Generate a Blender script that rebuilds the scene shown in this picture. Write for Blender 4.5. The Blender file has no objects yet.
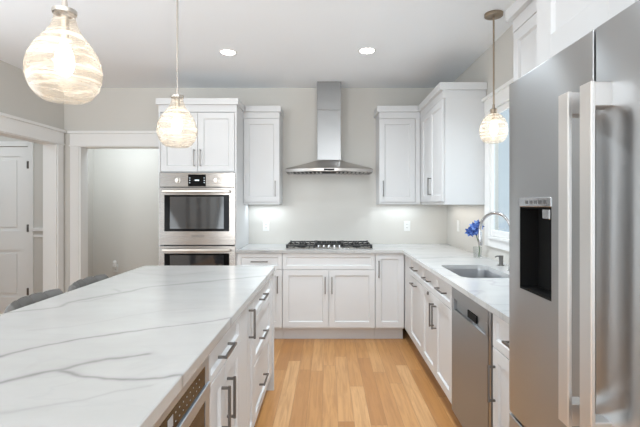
import bpy, bmesh, math, random
from mathutils import Vector, Matrix, noise
random.seed(7)
PI = math.pi
sc = bpy.context.scene
C = sc.collection

# ------------------------------------------------------------------ camera, world, light, exposure
cam = bpy.data.cameras.new('camera'); cam_o = bpy.data.objects.new('camera', cam); C.objects.link(cam_o)
cam.lens = 24.0; cam.sensor_width = 36.0; cam.sensor_fit = 'HORIZONTAL'
cam.shift_x = -8/640; cam.shift_y = -10/640
cam.clip_start = 0.02
cam_o.location = (0, 0, 1.38); cam_o.rotation_euler = (PI/2, 0, 0)
sc.camera = cam_o

w = bpy.data.worlds.new('overcast_sky'); sc.world = w; w.use_nodes = True
bg = w.node_tree.nodes['Background']
bg.inputs[0].default_value = (0.64, 0.73, 0.80, 1); bg.inputs[1].default_value = 0.5

sc.view_settings.view_transform = 'Standard'; sc.view_settings.look = 'None'
sc.view_settings.gamma = 1.0; sc.view_settings.use_curve_mapping = False
sc.view_settings.exposure = 1.09

def area(name, loc, rot, sx, sy, power, col=(1, 1, 1), shape='RECTANGLE', spread=PI):
    l = bpy.data.lights.new(name, 'AREA'); l.shape = shape; l.size = sx; l.size_y = sy
    l.energy = power; l.color = col; l.spread = spread
    o = bpy.data.objects.new(name, l); o.location = loc; o.rotation_euler = rot; C.objects.link(o)
    return o

DAY = (0.85, 0.935, 1.0); LAMP = (0.82, 0.925, 1.0)
# daylight through the window wall behind the camera, tilted up to brighten the ceiling
UPT = math.radians(28)
for wx in (-2.45, -1.38, -0.31, 0.76):
    area('daylight', (wx, -3.36, 1.36), (PI/2+math.radians(38), 0, 0), 1.0, 2.4, 15, DAY)
area('side_fill_left', (-3.12, 1.6, 1.40), (0, -PI/2-UPT, 0), 1.9, 2.6, 20, DAY)  # fill light added out of view to brighten the kitchen from the left
area('side_fill_right', (1.45, -1.5, 1.40), (0, PI/2+UPT, 0), 1.9, 2.2, 26, DAY)  # fill light added out of view on the right to flatten the lighting
# daylight at the sink window
area('daylight_sink', (1.95, 2.95, 1.70), (0, PI/2, 0), 1.2, 1.5, 4, (0.97, 0.985, 1.0))
# ceiling downlights (the two in view; the rest are fill lights added without fixtures)
for ln, lx, ly, lp in (('can_back', -0.88, 3.74, 0.3), ('can_back', 0.35, 3.74, 2.6), ('aisle_fill', 0.2, 2.9, 8.8), ('mid_fill', -0.05, 2.1, 1), ('near_fill', -0.1, 0.4, 1),
                       ('rear_fill', -0.88, -1.4, 2), ('rear_fill', 0.35, -1.4, 2), ('left_ceiling_fill', -2.3, 2.6, 1), ('left_ceiling_fill', -2.3, 0.6, 1)):
    area(ln, (lx, ly, 2.69), (0, 0, 0), 0.12, 0.12, lp, LAMP, 'DISK', math.radians(130))
# unseen fill lights added behind the camera, turned towards the kitchen
for lx in (-2.3, -0.9, 0.6):
    area('tilted_fill', (lx, -0.9, 2.66), (math.radians(58), 0, 0), 0.14, 0.14, 0.6, LAMP, 'DISK', math.radians(120))
# unseen uplights added behind the camera to lift the ceiling and upper walls
for lx in (-2.2, 0.9):
    area('uplight_fill', (lx, -1.6, 1.75), (math.radians(120), 0, 0), 0.3, 0.3, 9, (1.0, 0.985, 0.96), 'DISK', math.radians(110))
# unseen fill lights added to brighten the hall and the side room
area('hall_fill', (-2.7, 5.45, 2.69), (0, 0, 0), 0.7, 0.7, 8.5, LAMP, 'DISK')
area('side_room_fill', (-4.2, 4.2, 2.69), (0, 0, 0), 0.5, 0.5, 6, LAMP, 'DISK')
# under-cabinet strips and the hood lamps
area('under_cabinet_strip', (-0.70, 4.80, 1.362), (0, 0, 0), 0.36, 0.03, 0.5, LAMP)
area('under_cabinet_strip', (0.80, 4.80, 1.362), (0, 0, 0), 0.44, 0.03, 0.5, LAMP)
area('under_cabinet_strip', (1.24, 4.25, 1.362), (0, 0, 0), 0.03, 0.9, 0.6, (1.0, 0.96, 0.9))
area('hood_lamp', (-0.25, 4.66, 1.70), (0, 0, 0), 0.06, 0.06, 0.2, LAMP, 'DISK')
area('hood_lamp', (0.27, 4.66, 1.70), (0, 0, 0), 0.06, 0.06, 0.2, LAMP, 'DISK')

# ------------------------------------------------------------------ materials
def mat(name, col, rough=0.5, metal=0.0, spec=0.5, coat=0.0):
    m = bpy.data.materials.new(name); m.use_nodes = True
    b = m.node_tree.nodes['Principled BSDF']
    b.inputs['Base Color'].default_value = (*col, 1); b.inputs['Roughness'].default_value = rough
    b.inputs['Metallic'].default_value = metal; b.inputs['Specular IOR Level'].default_value = spec
    b.inputs['Coat Weight'].default_value = coat
    return m

class NT:
    def __init__(s, m): s.t = m.node_tree; s.b = s.t.nodes['Principled BSDF']
    def n(s, typ, **kw):
        o = s.t.nodes.new(typ)
        for k, v in kw.items(): setattr(o, k, v)
        return o
    def l(s, a, b): s.t.links.new(a, b)
    def math(s, op, a, b=None, clamp=False):
        o = s.n('ShaderNodeMath', operation=op, use_clamp=clamp)
        for i, v in enumerate((a, b)):
            if v is None: continue
            if isinstance(v, (int, float)): o.inputs[i].default_value = v
            else: s.l(v, o.inputs[i])
        return o.outputs[0]
    def coords(s, scale=(1, 1, 1), rot=(0, 0, 0), world=True):
        src = s.n('ShaderNodeNewGeometry').outputs['Position'] if world else s.n('ShaderNodeTexCoord').outputs['Object']
        mp = s.n('ShaderNodeMapping'); mp.inputs['Scale'].default_value = scale; mp.inputs['Rotation'].default_value = rot
        s.l(src, mp.inputs[0]); return mp.outputs[0]
    def noise(s, vec, scale, detail=2, rough=0.5, dist=0.0):
        o = s.n('ShaderNodeTexNoise'); s.l(vec, o.inputs['Vector'])
        o.inputs['Scale'].default_value = scale; o.inputs['Detail'].default_value = detail
        o.inputs['Roughness'].default_value = rough; o.inputs['Distortion'].default_value = dist
        return o.outputs[0]
    def ramp(s, fac, stops):
        o = s.n('ShaderNodeValToRGB'); s.l(fac, o.inputs[0]); e = o.color_ramp.elements
        while len(e) < len(stops): e.new(0.5)
        for i, (p, c) in enumerate(stops): e[i].position = p; e[i].color = (*c, 1)
        return o.outputs[0]
    def mix(s, fac, a, b, blend='MIX'):
        o = s.n('ShaderNodeMix', data_type='RGBA', blend_type=blend)
        if isinstance(fac, (int, float)): o.inputs[0].default_value = fac
        else: s.l(fac, o.inputs[0])
        for i, v in ((6, a), (7, b)):
            if isinstance(v, tuple): o.inputs[i].default_value = (*v, 1)
            else: s.l(v, o.inputs[i])
        return o.outputs[2]
    def bump(s, h, strength, dist=0.01):
        o = s.n('ShaderNodeBump'); o.inputs['Strength'].default_value = strength; o.inputs['Distance'].default_value = dist
        s.l(h, o.inputs['Height']); s.l(o.outputs[0], s.b.inputs['Normal'])

def painted(name, col, rough):
    m = mat(name, col, rough); t = NT(m)
    t.bump(t.noise(t.coords(), 180, 2), 0.05, 0.002)
    return m

M = {}
M['wall'] = painted('wall_paint', (0.655, 0.632, 0.59), 0.75)
M['ceiling'] = painted('ceiling_paint', (0.905, 0.935, 0.965), 0.85)
M['trim'] = painted('trim_paint', (0.86, 0.855, 0.84), 0.35)
M['cab'] = painted('cabinet_paint', (0.69, 0.692, 0.695), 0.45)
M['toe'] = mat('toe_paint', (0.66, 0.66, 0.67), 0.5)
M['nickel'] = mat('dark_nickel', (0.24, 0.23, 0.22), 0.32, 1.0)
M['chrome'] = mat('chrome', (0.62, 0.62, 0.63), 0.12, 1.0)
M['bronze'] = mat('bronze', (0.36, 0.29, 0.22), 0.35, 1.0)
M['brushed_nickel'] = mat('brushed_nickel', (0.62, 0.58, 0.53), 0.3, 1.0)
M['oven_glass'] = mat('oven_window_glass', (0.02, 0.02, 0.022), 0.06, 0, 1.0)
M['smoked'] = mat('smoked_black_glass', (0.010, 0.006, 0.004), 0.05, 0, 0.15)
M['black_glass'] = mat('black_glass', (0.006, 0.006, 0.006), 0.08, 0, 0.10)
M['black'] = mat('black_plastic', (0.008, 0.008, 0.008), 0.6, 0, 0.15)
M['iron'] = mat('cast_iron', (0.018, 0.018, 0.019), 0.5)
M['dark'] = mat('dark_recess', (0.03, 0.03, 0.03), 0.7)
M['white_plastic'] = mat('white_plastic', (0.82, 0.82, 0.80), 0.3)
M['grey_icon'] = mat('grey_print', (0.42, 0.42, 0.42), 0.5)
M['steel_print'] = mat('dark_print', (0.10, 0.10, 0.10), 0.5)
M['green'] = mat('stem_green', (0.06, 0.13, 0.04), 0.5)

def steel(name, col, rough, axis):
    m = mat(name, col, rough, 1.0); t = NT(m)
    s = {'x': (1, 160, 160), 'y': (160, 1, 160), 'z': (160, 160, 1)}[axis]
    nz = t.noise(t.coords(s), 4, 3)
    r = t.n('ShaderNodeMapRange'); t.l(nz, r.inputs[0]); r.inputs[3].default_value = rough-.015; r.inputs[4].default_value = rough+.02
    t.l(r.outputs[0], t.b.inputs['Roughness'])
    t.bump(nz, 0.006, 0.001)
    if axis != 'z':
        t.b.inputs['Anisotropic'].default_value = 0.88; t.b.inputs['Anisotropic Rotation'].default_value = 0.25
        tg = t.n('ShaderNodeTangent', direction_type='RADIAL', axis='Z'); t.l(tg.outputs[0], t.b.inputs['Tangent'])
    return m
M['steel_h'] = steel('brushed_steel_horizontal', (0.34, 0.32, 0.30), 0.27, 'x')
M['steel_hy'] = steel('brushed_steel_side', (0.36, 0.365, 0.37), 0.38, 'y')
M['steel_v'] = steel('brushed_steel_vertical', (0.34, 0.34, 0.34), 0.28, 'z')
M['fridge'] = steel('fridge_steel', (0.45, 0.455, 0.46), 0.31, 'y')
M['fridge_bar'] = steel('fridge_bar_steel', (0.82, 0.80, 0.78), 0.36, 'z')
M['canopy'] = mat('hood_steel', (0.52, 0.49, 0.465), 0.33, 1.0)
M['bright_steel'] = mat('polished_trim_steel', (0.55, 0.60, 0.66), 0.42, 1.0)
M['sink'] = mat('sink_steel', (0.58, 0.59, 0.61), 0.28, 1.0)

def quartz(name, use_attr):
    m = mat(name, (0.8, 0.8, 0.8), 0.19, 0, 0.5); t = NT(m)
    base = t.ramp(t.noise(t.coords((1, 2.2, 1)), 2.2, 4, 0.6), [(0.3, (0.465, 0.46, 0.445)), (0.7, (0.515, 0.51, 0.50))] if use_attr else [(0.3, (0.56, 0.56, 0.555)), (0.7, (0.62, 0.62, 0.615))])
    wv = t.coords((0.55, 1.5, 1), (0, 0, 0.25))
    v = t.noise(wv, 1.35, 5, 0.52, 0.9)
    d = t.math('ABSOLUTE', t.math('SUBTRACT', v, 0.5))
    k = t.math('SUBTRACT', 1.0, t.math('MULTIPLY', d, 70.0 if use_attr else 55.0), True)
    k = t.math('MULTIPLY', k, t.noise(t.coords(), 2.0, 2))
    col = t.mix(t.math('MULTIPLY', k, 0.25 if use_attr else 0.8), base, (0.36, 0.36, 0.37))
    if use_attr:
        a = t.n('ShaderNodeAttribute', attribute_name='vein')
        br = t.noise(t.coords(), 26, 3, 0.6)
        f = t.math('MULTIPLY', a.outputs['Fac'], t.math('ADD', t.math('MULTIPLY', br, 1.1), 0.75), True)
        col = t.mix(f, col, (0.27, 0.268, 0.258))
    t.l(col, t.b.inputs['Base Color'])
    return m
M['quartz'] = quartz('veined_quartz', False)
M['quartz_island'] = quartz('veined_quartz_island', True)

def oak():
    m = mat('oak_planks', (0.5, 0.3, 0.15), 0.36); t = NT(m)
    sep = t.n('ShaderNodeSeparateXYZ'); t.l(t.n('ShaderNodeNewGeometry').outputs['Position'], sep.inputs[0])
    px = t.math('DIVIDE', t.math('ADD', sep.outputs[0], 20.03), 0.102)
    row = t.math('FLOOR', px)
    wn = t.n('ShaderNodeTexWhiteNoise', noise_dimensions='1D'); t.l(row, wn.inputs['W'])
    py = t.math('DIVIDE', t.math('ADD', t.math('ADD', sep.outputs[1], 20.0), t.math('MULTIPLY', wn.outputs[0], 3.0)), 1.15)
    idx = t.math('FLOOR', py)
    cv = t.n('ShaderNodeCombineXYZ'); t.l(row, cv.inputs[0]); t.l(idx, cv.inputs[1])
    w2 = t.n('ShaderNodeTexWhiteNoise', noise_dimensions='3D'); t.l(cv.outputs[0], w2.inputs['Vector'])
    base = t.ramp(w2.outputs[0], [(0.0, (0.45, 0.205, 0.065)), (0.35, (0.53, 0.262, 0.092)), (0.7, (0.60, 0.315, 0.122)), (1.0, (0.66, 0.375, 0.165))])
    off = t.n('ShaderNodeVectorMath', operation='ADD'); t.l(t.coords((14, 0.9, 1)), off.inputs[0])
    sc2 = t.n('ShaderNodeVectorMath', operation='SCALE'); t.l(w2.outputs['Color'], sc2.inputs[0]); sc2.inputs['Scale'].default_value = 30
    t.l(sc2.outputs[0], off.inputs[1])
    g = t.noise(off.outputs[0], 2.6, 5, 0.62, 0.7)
    col = t.mix(t.ramp(g, [(0.40, (0, 0, 0)), (0.66, (1, 1, 1))]), base, (0.33, 0.145, 0.045), 'MIX')
    col = t.mix(0.5, base, col)
    fx = t.math('FRACT', px); fy = t.math('FRACT', py)
    ex = t.math('LESS_THAN', t.math('MINIMUM', fx, t.math('SUBTRACT', 1.0, fx)), 0.010)
    ey = t.math('LESS_THAN', t.math('MINIMUM', fy, t.math('SUBTRACT', 1.0, fy)), 0.0012)
    gap = t.math('MAXIMUM', ex, ey)
    col = t.mix(t.math('MULTIPLY', gap, 0.55), col, (0.13, 0.06, 0.025))
    t.l(col, t.b.inputs['Base Color'])
    t.bump(t.math('SUBTRACT', t.math('MULTIPLY', g, 0.3), gap), 0.12, 0.002)
    return m
M['oak'] = oak()

def clear_glass(name, tint, gloss):
    m = bpy.data.materials.new(name); m.use_nodes = True; nt = m.node_tree; nt.nodes.clear()
    out = nt.nodes.new('ShaderNodeOutputMaterial'); mx = nt.nodes.new('ShaderNodeMixShader')
    tr = nt.nodes.new('ShaderNodeBsdfTransparent'); tr.inputs[0].default_value = (*tint, 1)
    gl = nt.nodes.new('ShaderNodeBsdfGlossy'); gl.inputs['Roughness'].default_value = 0.03
    lw = nt.nodes.new('ShaderNodeLayerWeight'); lw.inputs[0].default_value = 0.5
    pw = nt.nodes.new('ShaderNodeMath'); pw.operation = 'POWER'; pw.inputs[1].default_value = 4
    ml = nt.nodes.new('ShaderNodeMath'); ml.operation = 'MULTIPLY_ADD'; ml.inputs[1].default_value = gloss; ml.inputs[2].default_value = 0.03
    nt.links.new(lw.outputs['Facing'], pw.inputs[0]); nt.links.new(pw.outputs[0], ml.inputs[0])
    nt.links.new(ml.outputs[0], mx.inputs[0]); nt.links.new(tr.outputs[0], mx.inputs[1]); nt.links.new(gl.outputs[0], mx.inputs[2])
    nt.links.new(mx.outputs[0], out.inputs[0])
    return m
M['pane'] = clear_glass('window_pane_glass', (0.93, 0.96, 0.97), 0.25)
M['vase_glass'] = clear_glass('vase_glass', (0.93, 0.94, 0.94), 0.35)

def swirl_glass():
    m = bpy.data.materials.new('swirled_glass'); m.use_nodes = True; t = NT(m); nt = m.node_tree
    out = nt.nodes['Material Output']
    vec = t.coords((1.0, 1.0, 9), (0.10, 0.06, 0), world=False)
    nz = t.noise(vec, 6.5, 2, 0.5, 0.8)
    f = t.ramp(nz, [(0.38, (0.11, 0.11, 0.11)), (0.52, (0.25, 0.25, 0.25)), (0.66, (0.60, 0.60, 0.60))])
    tr = t.n('ShaderNodeBsdfTransparent'); tr.inputs[0].default_value = (0.96, 0.91, 0.84, 1)
    tl = t.n('ShaderNodeBsdfTranslucent'); tl.inputs[0].default_value = (0.95, 0.88, 0.80, 1)
    df = t.n('ShaderNodeBsdfDiffuse'); df.inputs[0].default_value = (0.9, 0.85, 0.78, 1)
    a = t.n('ShaderNodeMixShader'); a.inputs[0].default_value = 0.45
    t.l(tl.outputs[0], a.inputs[1]); t.l(df.outputs[0], a.inputs[2])
    b = t.n('ShaderNodeMixShader'); t.l(f, b.inputs[0]); t.l(tr.outputs[0], b.inputs[1]); t.l(a.outputs[0], b.inputs[2])
    gl = t.n('ShaderNodeBsdfGlossy'); gl.inputs['Roughness'].default_value = 0.08
    lw = t.n('ShaderNodeLayerWeight'); lw.inputs[0].default_value = 0.5
    fz = t.math('ADD', t.math('MULTIPLY', t.math('POWER', lw.outputs['Facing'], 3.0), 0.45), 0.03)
    bp = t.n('ShaderNodeBump'); bp.inputs['Strength'].default_value = 0.15; bp.inputs['Distance'].default_value = 0.01
    t.l(nz, bp.inputs['Height']); t.l(bp.outputs[0], gl.inputs['Normal'])
    c = t.n('ShaderNodeMixShader'); t.l(fz, c.inputs[0]); t.l(b.outputs[0], c.inputs[1]); t.l(gl.outputs[0], c.inputs[2])
    t.l(c.outputs[0], out.inputs[0])
    return m
M['swirl'] = swirl_glass()

def emit(name, col, s):
    m = bpy.data.materials.new(name); m.use_nodes = True; b = m.node_tree.nodes['Principled BSDF']
    b.inputs['Base Color'].default_value = (*col, 1)
    b.inputs['Emission Color'].default_value = (*col, 1); b.inputs['Emission Strength'].default_value = s
    return m
M['bulb'] = emit('lit_bulb', (1.0, 0.88, 0.72), 7)
M['lens'] = emit('lit_lens', (1.0, 0.97, 0.92), 9)
M['screen'] = emit('lit_digits', (0.75, 0.85, 0.95), 1.0)

def leather():
    m = mat('grey_upholstery', (0.125, 0.119, 0.112), 0.6); t = NT(m)
    t.bump(t.noise(t.coords(), 220, 3), 0.15, 0.002); return m
M['leather'] = leather()
def petal():
    m = mat('blue_petal', (0.06, 0.14, 0.5), 0.5); t = NT(m)
    t.l(t.ramp(t.noise(t.coords(), 38, 2), [(0.36, (0.012, 0.035, 0.17)), (0.52, (0.05, 0.13, 0.46)), (0.66, (0.30, 0.46, 0.80))]), t.b.inputs['Base Color'])
    return m
M['petal'] = petal()
M['dark_wood'] = mat('dark_stained_wood', (0.06, 0.045, 0.035), 0.4)

# ------------------------------------------------------------------ mesh helpers
class MB:
    def __init__(s): s.bm = bmesh.new()
    def _add(s, tmp):
        me = bpy.data.meshes.new('t'); tmp.to_mesh(me); tmp.free(); s.bm.from_mesh(me); bpy.data.meshes.remove(me)
    def box(s, x0, x1, y0, y1, z0, z1, bev=0.0, seg=1, rot=None):
        t = bmesh.new(); bmesh.ops.create_cube(t, size=1)
        for v in t.verts:
            v.co = Vector(((x0+x1)/2+v.co.x*(x1-x0), (y0+y1)/2+v.co.y*(y1-y0), (z0+z1)/2+v.co.z*(z1-z0)))
        if bev: bmesh.ops.bevel(t, geom=t.edges[:], offset=bev, segments=seg, affect='EDGES', profile=0.5)
        if rot:
            c = Vector(((x0+x1)/2, (y0+y1)/2, (z0+z1)/2))
            bmesh.ops.rotate(t, verts=t.verts[:], cent=c, matrix=rot)
        s._add(t); return s
    def cyl(s, p0, p1, r0, r1=None, n=20):
        r1 = r0 if r1 is None else r1; p0 = Vector(p0); p1 = Vector(p1); d = p1-p0
        t = bmesh.new(); bmesh.ops.create_cone(t, cap_ends=True, segments=n, radius1=r0, radius2=r1, depth=d.length)
        q = d.to_track_quat('Z', 'Y').to_matrix().to_4x4()
        bmesh.ops.transform(t, verts=t.verts[:], matrix=Matrix.Translation((p0+p1)/2) @ q)
        s._add(t); return s
    def lathe(s, prof, c=(0, 0, 0), n=40, axis='z'):
        t = bmesh.new(); rings = []
        for r, z in prof:
            if r < 1e-6: rings.append([t.verts.new((0, 0, z))])
            else: rings.append([t.verts.new((r*math.cos(2*PI*i/n), r*math.sin(2*PI*i/n), z)) for i in range(n)])
        for a, b in zip(rings, rings[1:]):
            for i in range(n):
                j = (i+1) % n
                if len(a) == 1 and len(b) == 1: continue
                if len(a) == 1: t.faces.new((a[0], b[i], b[j]))
                elif len(b) == 1: t.faces.new((a[i], a[j], b[0]))
                else: t.faces.new((a[i], a[j], b[j], b[i]))
        bmesh.ops.recalc_face_normals(t, faces=t.faces[:])
        m = Matrix.Translation(c)
        if axis == '-y': m = m @ Matrix.Rotation(PI/2, 4, 'X')
        bmesh.ops.transform(t, verts=t.verts[:], matrix=m)
        s._add(t); return s
    def tube(s, pts, r, n=14, radii=None):
        pts = [Vector(p) for p in pts]; t = bmesh.new(); rings = []; up = None
        for i, p in enumerate(pts):
            d = (pts[min(i+1, len(pts)-1)]-pts[max(i-1, 0)]).normalized()
            if up is None: up = d.orthogonal().normalized()
            up = (up - d*up.dot(d)).normalized(); sd = d.cross(up); rr = radii[i] if radii else r
            rings.append([t.verts.new(p+(up*math.cos(2*PI*k/n)+sd*math.sin(2*PI*k/n))*rr) for k in range(n)])
        for a, b in zip(rings, rings[1:]):
            for k in range(n): t.faces.new((a[k], a[(k+1) % n], b[(k+1) % n], b[k]))
        t.faces.new(rings[0][::-1]); t.faces.new(rings[-1])
        bmesh.ops.recalc_face_normals(t, faces=t.faces[:])
        s._add(t); return s
    def quad(s, *p):
        t = bmesh.new(); t.faces.new([t.verts.new(q) for q in p]); s._add(t); return s
    def sphere(s, c, r, sx=1, sy=1, sz=1, u=20, v=12):
        t = bmesh.new(); bmesh.ops.create_uvsphere(t, u_segments=u, v_segments=v, radius=r)
        for q in t.verts: q.co = Vector((c[0]+q.co.x*sx, c[1]+q.co.y*sy, c[2]+q.co.z*sz))
        s._add(t); return s
    def build(s, name, m, parent=None, smooth=False):
        me = bpy.data.meshes.new(name); s.bm.to_mesh(me); s.bm.free()
        me.materials.append(m)
        if smooth:
            for p in me.polygons: p.use_smooth = True
            me.set_sharp_from_angle(angle=math.radians(40))
        o = bpy.data.objects.new(name, me); C.objects.link(o)
        if parent: o.parent = parent
        return o

def tag(o, label, cat, group=None):
    o['label'] = label; o['category'] = cat
    if group: o['group'] = group
    return o
def thing(name, label, cat, loc=(0, 0, 0), rz=0.0, group=None):
    o = bpy.data.objects.new(name, None); C.objects.link(o); o.empty_display_size = 0.1
    o.location = (loc[0], loc[1], loc[2] if len(loc) > 2 else 0); o.rotation_euler = (0, 0, rz)
    return tag(o, label, cat, group)
def struct(o): o['kind'] = 'structure'; return o
def copy_tree(o, parent=None):
    c = o.copy(); C.objects.link(c)
    if parent: c.parent = parent
    for ch in o.children: copy_tree(ch, c)
    return c
def outline_mesh(name, outer, holes, z0, z1, bev=0.0):
    """flat outline with holes, extruded between z0 and z1"""
    cu = bpy.data.curves.new(name, 'CURVE'); cu.dimensions = '2D'; cu.fill_mode = 'BOTH'
    h = (z1-z0)/2; cu.extrude = h-bev; cu.bevel_depth = bev; cu.bevel_resolution = 1; cu.offset = -bev
    for loop in [outer]+holes:
        sp = cu.splines.new('POLY'); sp.points.add(len(loop)-1); sp.use_cyclic_u = True
        for p, q in zip(sp.points, loop): p.co = (q[0], q[1], 0, 1)
    o = bpy.data.objects.new(name, cu); C.objects.link(o)
    me = bpy.data.meshes.new_from_object(o.evaluated_get(bpy.context.evaluated_depsgraph_get()))
    bpy.data.objects.remove(o); bpy.data.curves.remove(cu)
    for v in me.vertices: v.co.z += (z0+z1)/2
    return me
def rrect(x0, x1, y0, y1, r, n=8):
    out = []
    for cx, cy, a in ((x1-r, y1-r, 0), (x0+r, y1-r, PI/2), (x0+r, y0+r, PI), (x1-r, y0+r, 1.5*PI)):
        for i in range(n+1): out.append((cx+r*math.cos(a+i*PI/2/n), cy+r*math.sin(a+i*PI/2/n)))
    return out

# ------------------------------------------------------------------ the room
XL, XR, YB, H = -3.05, 1.377, 4.93, 2.715
YR = -3.3
b = MB(); b.box(-5.6, 1.6, YR-.2, 6.35, -0.05, 0); struct(b.build('floor', M['oak']))
b = MB(); b.box(-5.6, 1.6, YR-.2, 6.35, H, H+.08); struct(b.build('ceiling', M['ceiling']))
# back wall with the hall opening
OX0, OX1, OZ = -2.87, -1.83, 2.05
b = MB(); b.box(XL, OX0, YB, YB+.14, 0, H); b.box(OX1, 1.6, YB, YB+.14, 0, H); b.box(OX0, OX1, YB, YB+.14, OZ, H)
struct(b.build('wall_back', M['wall']))
# left wall with the side-room opening
LY0, LY1, LZ = 3.2, 4.79, 2.06
b = MB()
for y0, y1 in ((YR, -2.5), (-2.2, -1.78), (-1.4, -.9), (-.65, .25)): b.box(XL-.14, XL, y0, y1, 0, H)  # slits between these pieces are added, unseen, for bright streaks in the oven reflection
b.box(XL-.14, XL, -2.5, -.65, 2.4, H); b.box(XL-.14, XL, -2.5, -.65, 0, .3)
b.box(XL-.13, XL-.02, -2.49, -.66, 1.3, 1.34)
b.box(XL-.14, XL, .25, .251, 0, H); b.box(XL-.14, XL, 2.95, LY0, 0, H); b.box(XL-.14, XL, .25, 2.95, 0, .42); b.box(XL-.14, XL, .25, 2.95, 2.38, H); b.box(XL-.14, XL, LY1, YB+.14, 0, H); b.box(XL-.14, XL, LY0, LY1, LZ, H)  # the wide unseen opening is added to let the left fill light in
struct(b.build('wall_left', M['wall']))
# right wall with the sink window
WY0, WY1, WZ0, WZ1 = 2.42, 3.60, 1.11, 2.16
b = MB(); b.box(XR, XR+.06, YR, -2.65, 0, H); b.box(XR, XR+.06, -.35, WY0, 0, H); b.box(XR, XR+.06, -2.65, -.35, 0, .42); b.box(XR, XR+.06, -2.65, -.35, 2.38, H); b.box(XR, XR+.06, WY1, YB, 0, H)  # the unseen opening behind the camera is added for the right fill light
b.box(XR, XR+.06, WY0, WY1, 0, WZ0); b.box(XR, XR+.06, WY0, WY1, WZ1, H)
struct(b.build('wall_right', M['wall']))
# rear wall (behind the camera) with three tall windows
RW = [(-2.98, -1.93), (-1.91, -0.86), (-0.84, 0.21), (0.23, 1.28)]
b = MB(); xs = [XL-.14]+[v for p in RW for v in p]+[XR+.06]
for i in range(0, len(xs), 2): b.box(xs[i], xs[i+1], YR-.14, YR, 0, H)
for x0, x1 in RW: b.box(x0, x1, YR-.14, YR, 0, .1); b.box(x0, x1, YR-.14, YR, 2.6, H)
struct(b.build('wall_rear', M['wall']))
for i, (x0, x1) in enumerate(RW):
    f = MB(); f.box(x0, x0+.06, YR-.1, YR-.02, .1, 2.6); f.box(x1-.06, x1, YR-.1, YR-.02, .1, 2.6)
    f.box(x0+.06, x1-.06, YR-.1, YR-.02, .1, .18); f.box(x0+.06, x1-.06, YR-.1, YR-.02, 2.52, 2.6)
    xm = (x0+x1)/2; f.box(xm-.03, xm+.03, YR-.09, YR-.03, .18, 2.52); pass
    struct(f.build('window_%d' % (i+2), M['trim']))
# hall and side room walls
b = MB(); b.box(-3.51, -0.6, 6.2, 6.3, 0, H); struct(b.build('wall_hall', M['wall']))
b = MB(); b.box(-3.51, -3.41, 5.30, 6.2, 0, H); struct(b.build('wall_hall_side', M['wall']))
b = MB(); b.box(-0.7, -0.6, YB+.14, 6.2, 0, H); struct(b.build('wall_hall_end', M['wall']))
DX0, DX1, DZ, DY = -4.455, -3.645, 2.075, 5.2
b = MB(); b.box(-5.5, DX0, DY, DY+.1, 0, H); b.box(DX1, XL-.14, DY, DY+.1, 0, H); b.box(DX0, DX1, DY, DY+.1, DZ, H)
struct(b.build('wall_side_room', M['wall']))
b = MB(); b.box(-5.6, -5.5, 1.9, DY+.1, 0, H); struct(b.build('wall_side_room_left', M['wall']))
b = MB(); b.box(-5.5, XL-.14, 1.9, 2.0, 0, H); struct(b.build('wall_side_room_front', M['wall']))

# casings
def casing_trim(n, boxes):
    b = MB()
    for q in boxes: b.box(*q, bev=.002)
    return struct(b.build('trim_%d' % n, M['trim']))
# back opening: face casing, header board, cap, jamb lining
casing_trim(1, [(OX0-.10, OX0, YB-.02, YB, 0, OZ), (OX1, OX1+.09, YB-.02, YB, 0, OZ),
                (OX0-.10, OX1+.09, YB-.024, YB, OZ, OZ+.135), (OX0-.12, OX1+.10, YB-.045, YB, OZ+.135, OZ+.165),
                (OX0-.11, OX1+.095, YB-.03, YB, OZ-.012, OZ+.004),
                (OX0-.001, OX0+.018, YB-.01, YB+.14, 0, OZ-.012), (OX1-.018, OX1+.001, YB-.01, YB+.14, 0, OZ-.012),
                (OX0, OX1, YB-.01, YB+.14, OZ-.02, OZ+.001)])
casing_trim(2, [(XL, XL+.02, LY1, LY1+.10, 0, LZ), (XL, XL+.02, LY0-.10, LY0, 0, LZ),
                (XL, XL+.024, LY0-.10, LY1+.10, LZ, LZ+.13), (XL, XL+.045, LY0-.12, LY1+.12, LZ+.13, LZ+.16),
                (XL, XL+.03, LY0-.11, LY1+.11, LZ-.012, LZ+.004),
                (XL-.14, XL+.01, LY1-.018, LY1+.001, 0, LZ-.012), (XL-.14, XL+.01, LY0-.001, LY0+.018, 0, LZ-.012),
                (XL-.14, XL+.01, LY0, LY1, LZ-.02, LZ+.001)])
# door casing and chair rail in the side room
casing_trim(3, [(DX1, DX1+.06, DY-.018, DY, 0, DZ+.06), (DX0-.06, DX0, DY-.018, DY, 0, DZ+.06), (DX0, DX1, DY-.018, DY, DZ, DZ+.06)])
casing_trim(4, [(DX1+.06, XL-.142, DY-.03, DY, 1.045, 1.085), (DX1+.06, XL-.142, DY-.012, DY, .97, 1.0)])
# two-panel door
d = struct(MB().box(DX0+.004, DX1-.004, DY+.012, DY+.04, .01, DZ-.004).build('door_1', M['trim']))
b = MB(); sw = .105
for x0, x1, z0, z1 in ((DX0+.004, DX0+sw, .01, DZ-.004), (DX1-sw, DX1-.004, .01, DZ-.004), (DX0+sw, DX1-sw, DZ-.12, DZ-.004),
                       (DX0+sw, DX1-sw, .815, 1.045), (DX0+sw, DX1-sw, .01, .24)):
    b.box(x0, x1, DY, DY+.012, z0, z1)
for z0, z1 in ((.24, .815), (1.045, DZ-.12)):
    b.box(DX0+sw+.045, DX1-sw-.045, DY+.003, DY+.012, z0+.045, z1-.045, bev=.006)
o = b.build('door_panels', M['trim'], d)
for z in (.31, 1.08, 1.85):
    MB().box(DX1-.012, DX1+.012, DY-.026, DY-.006, z-.045, z+.045, bev=.003).build('hinge', M['nickel'], d)

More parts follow.
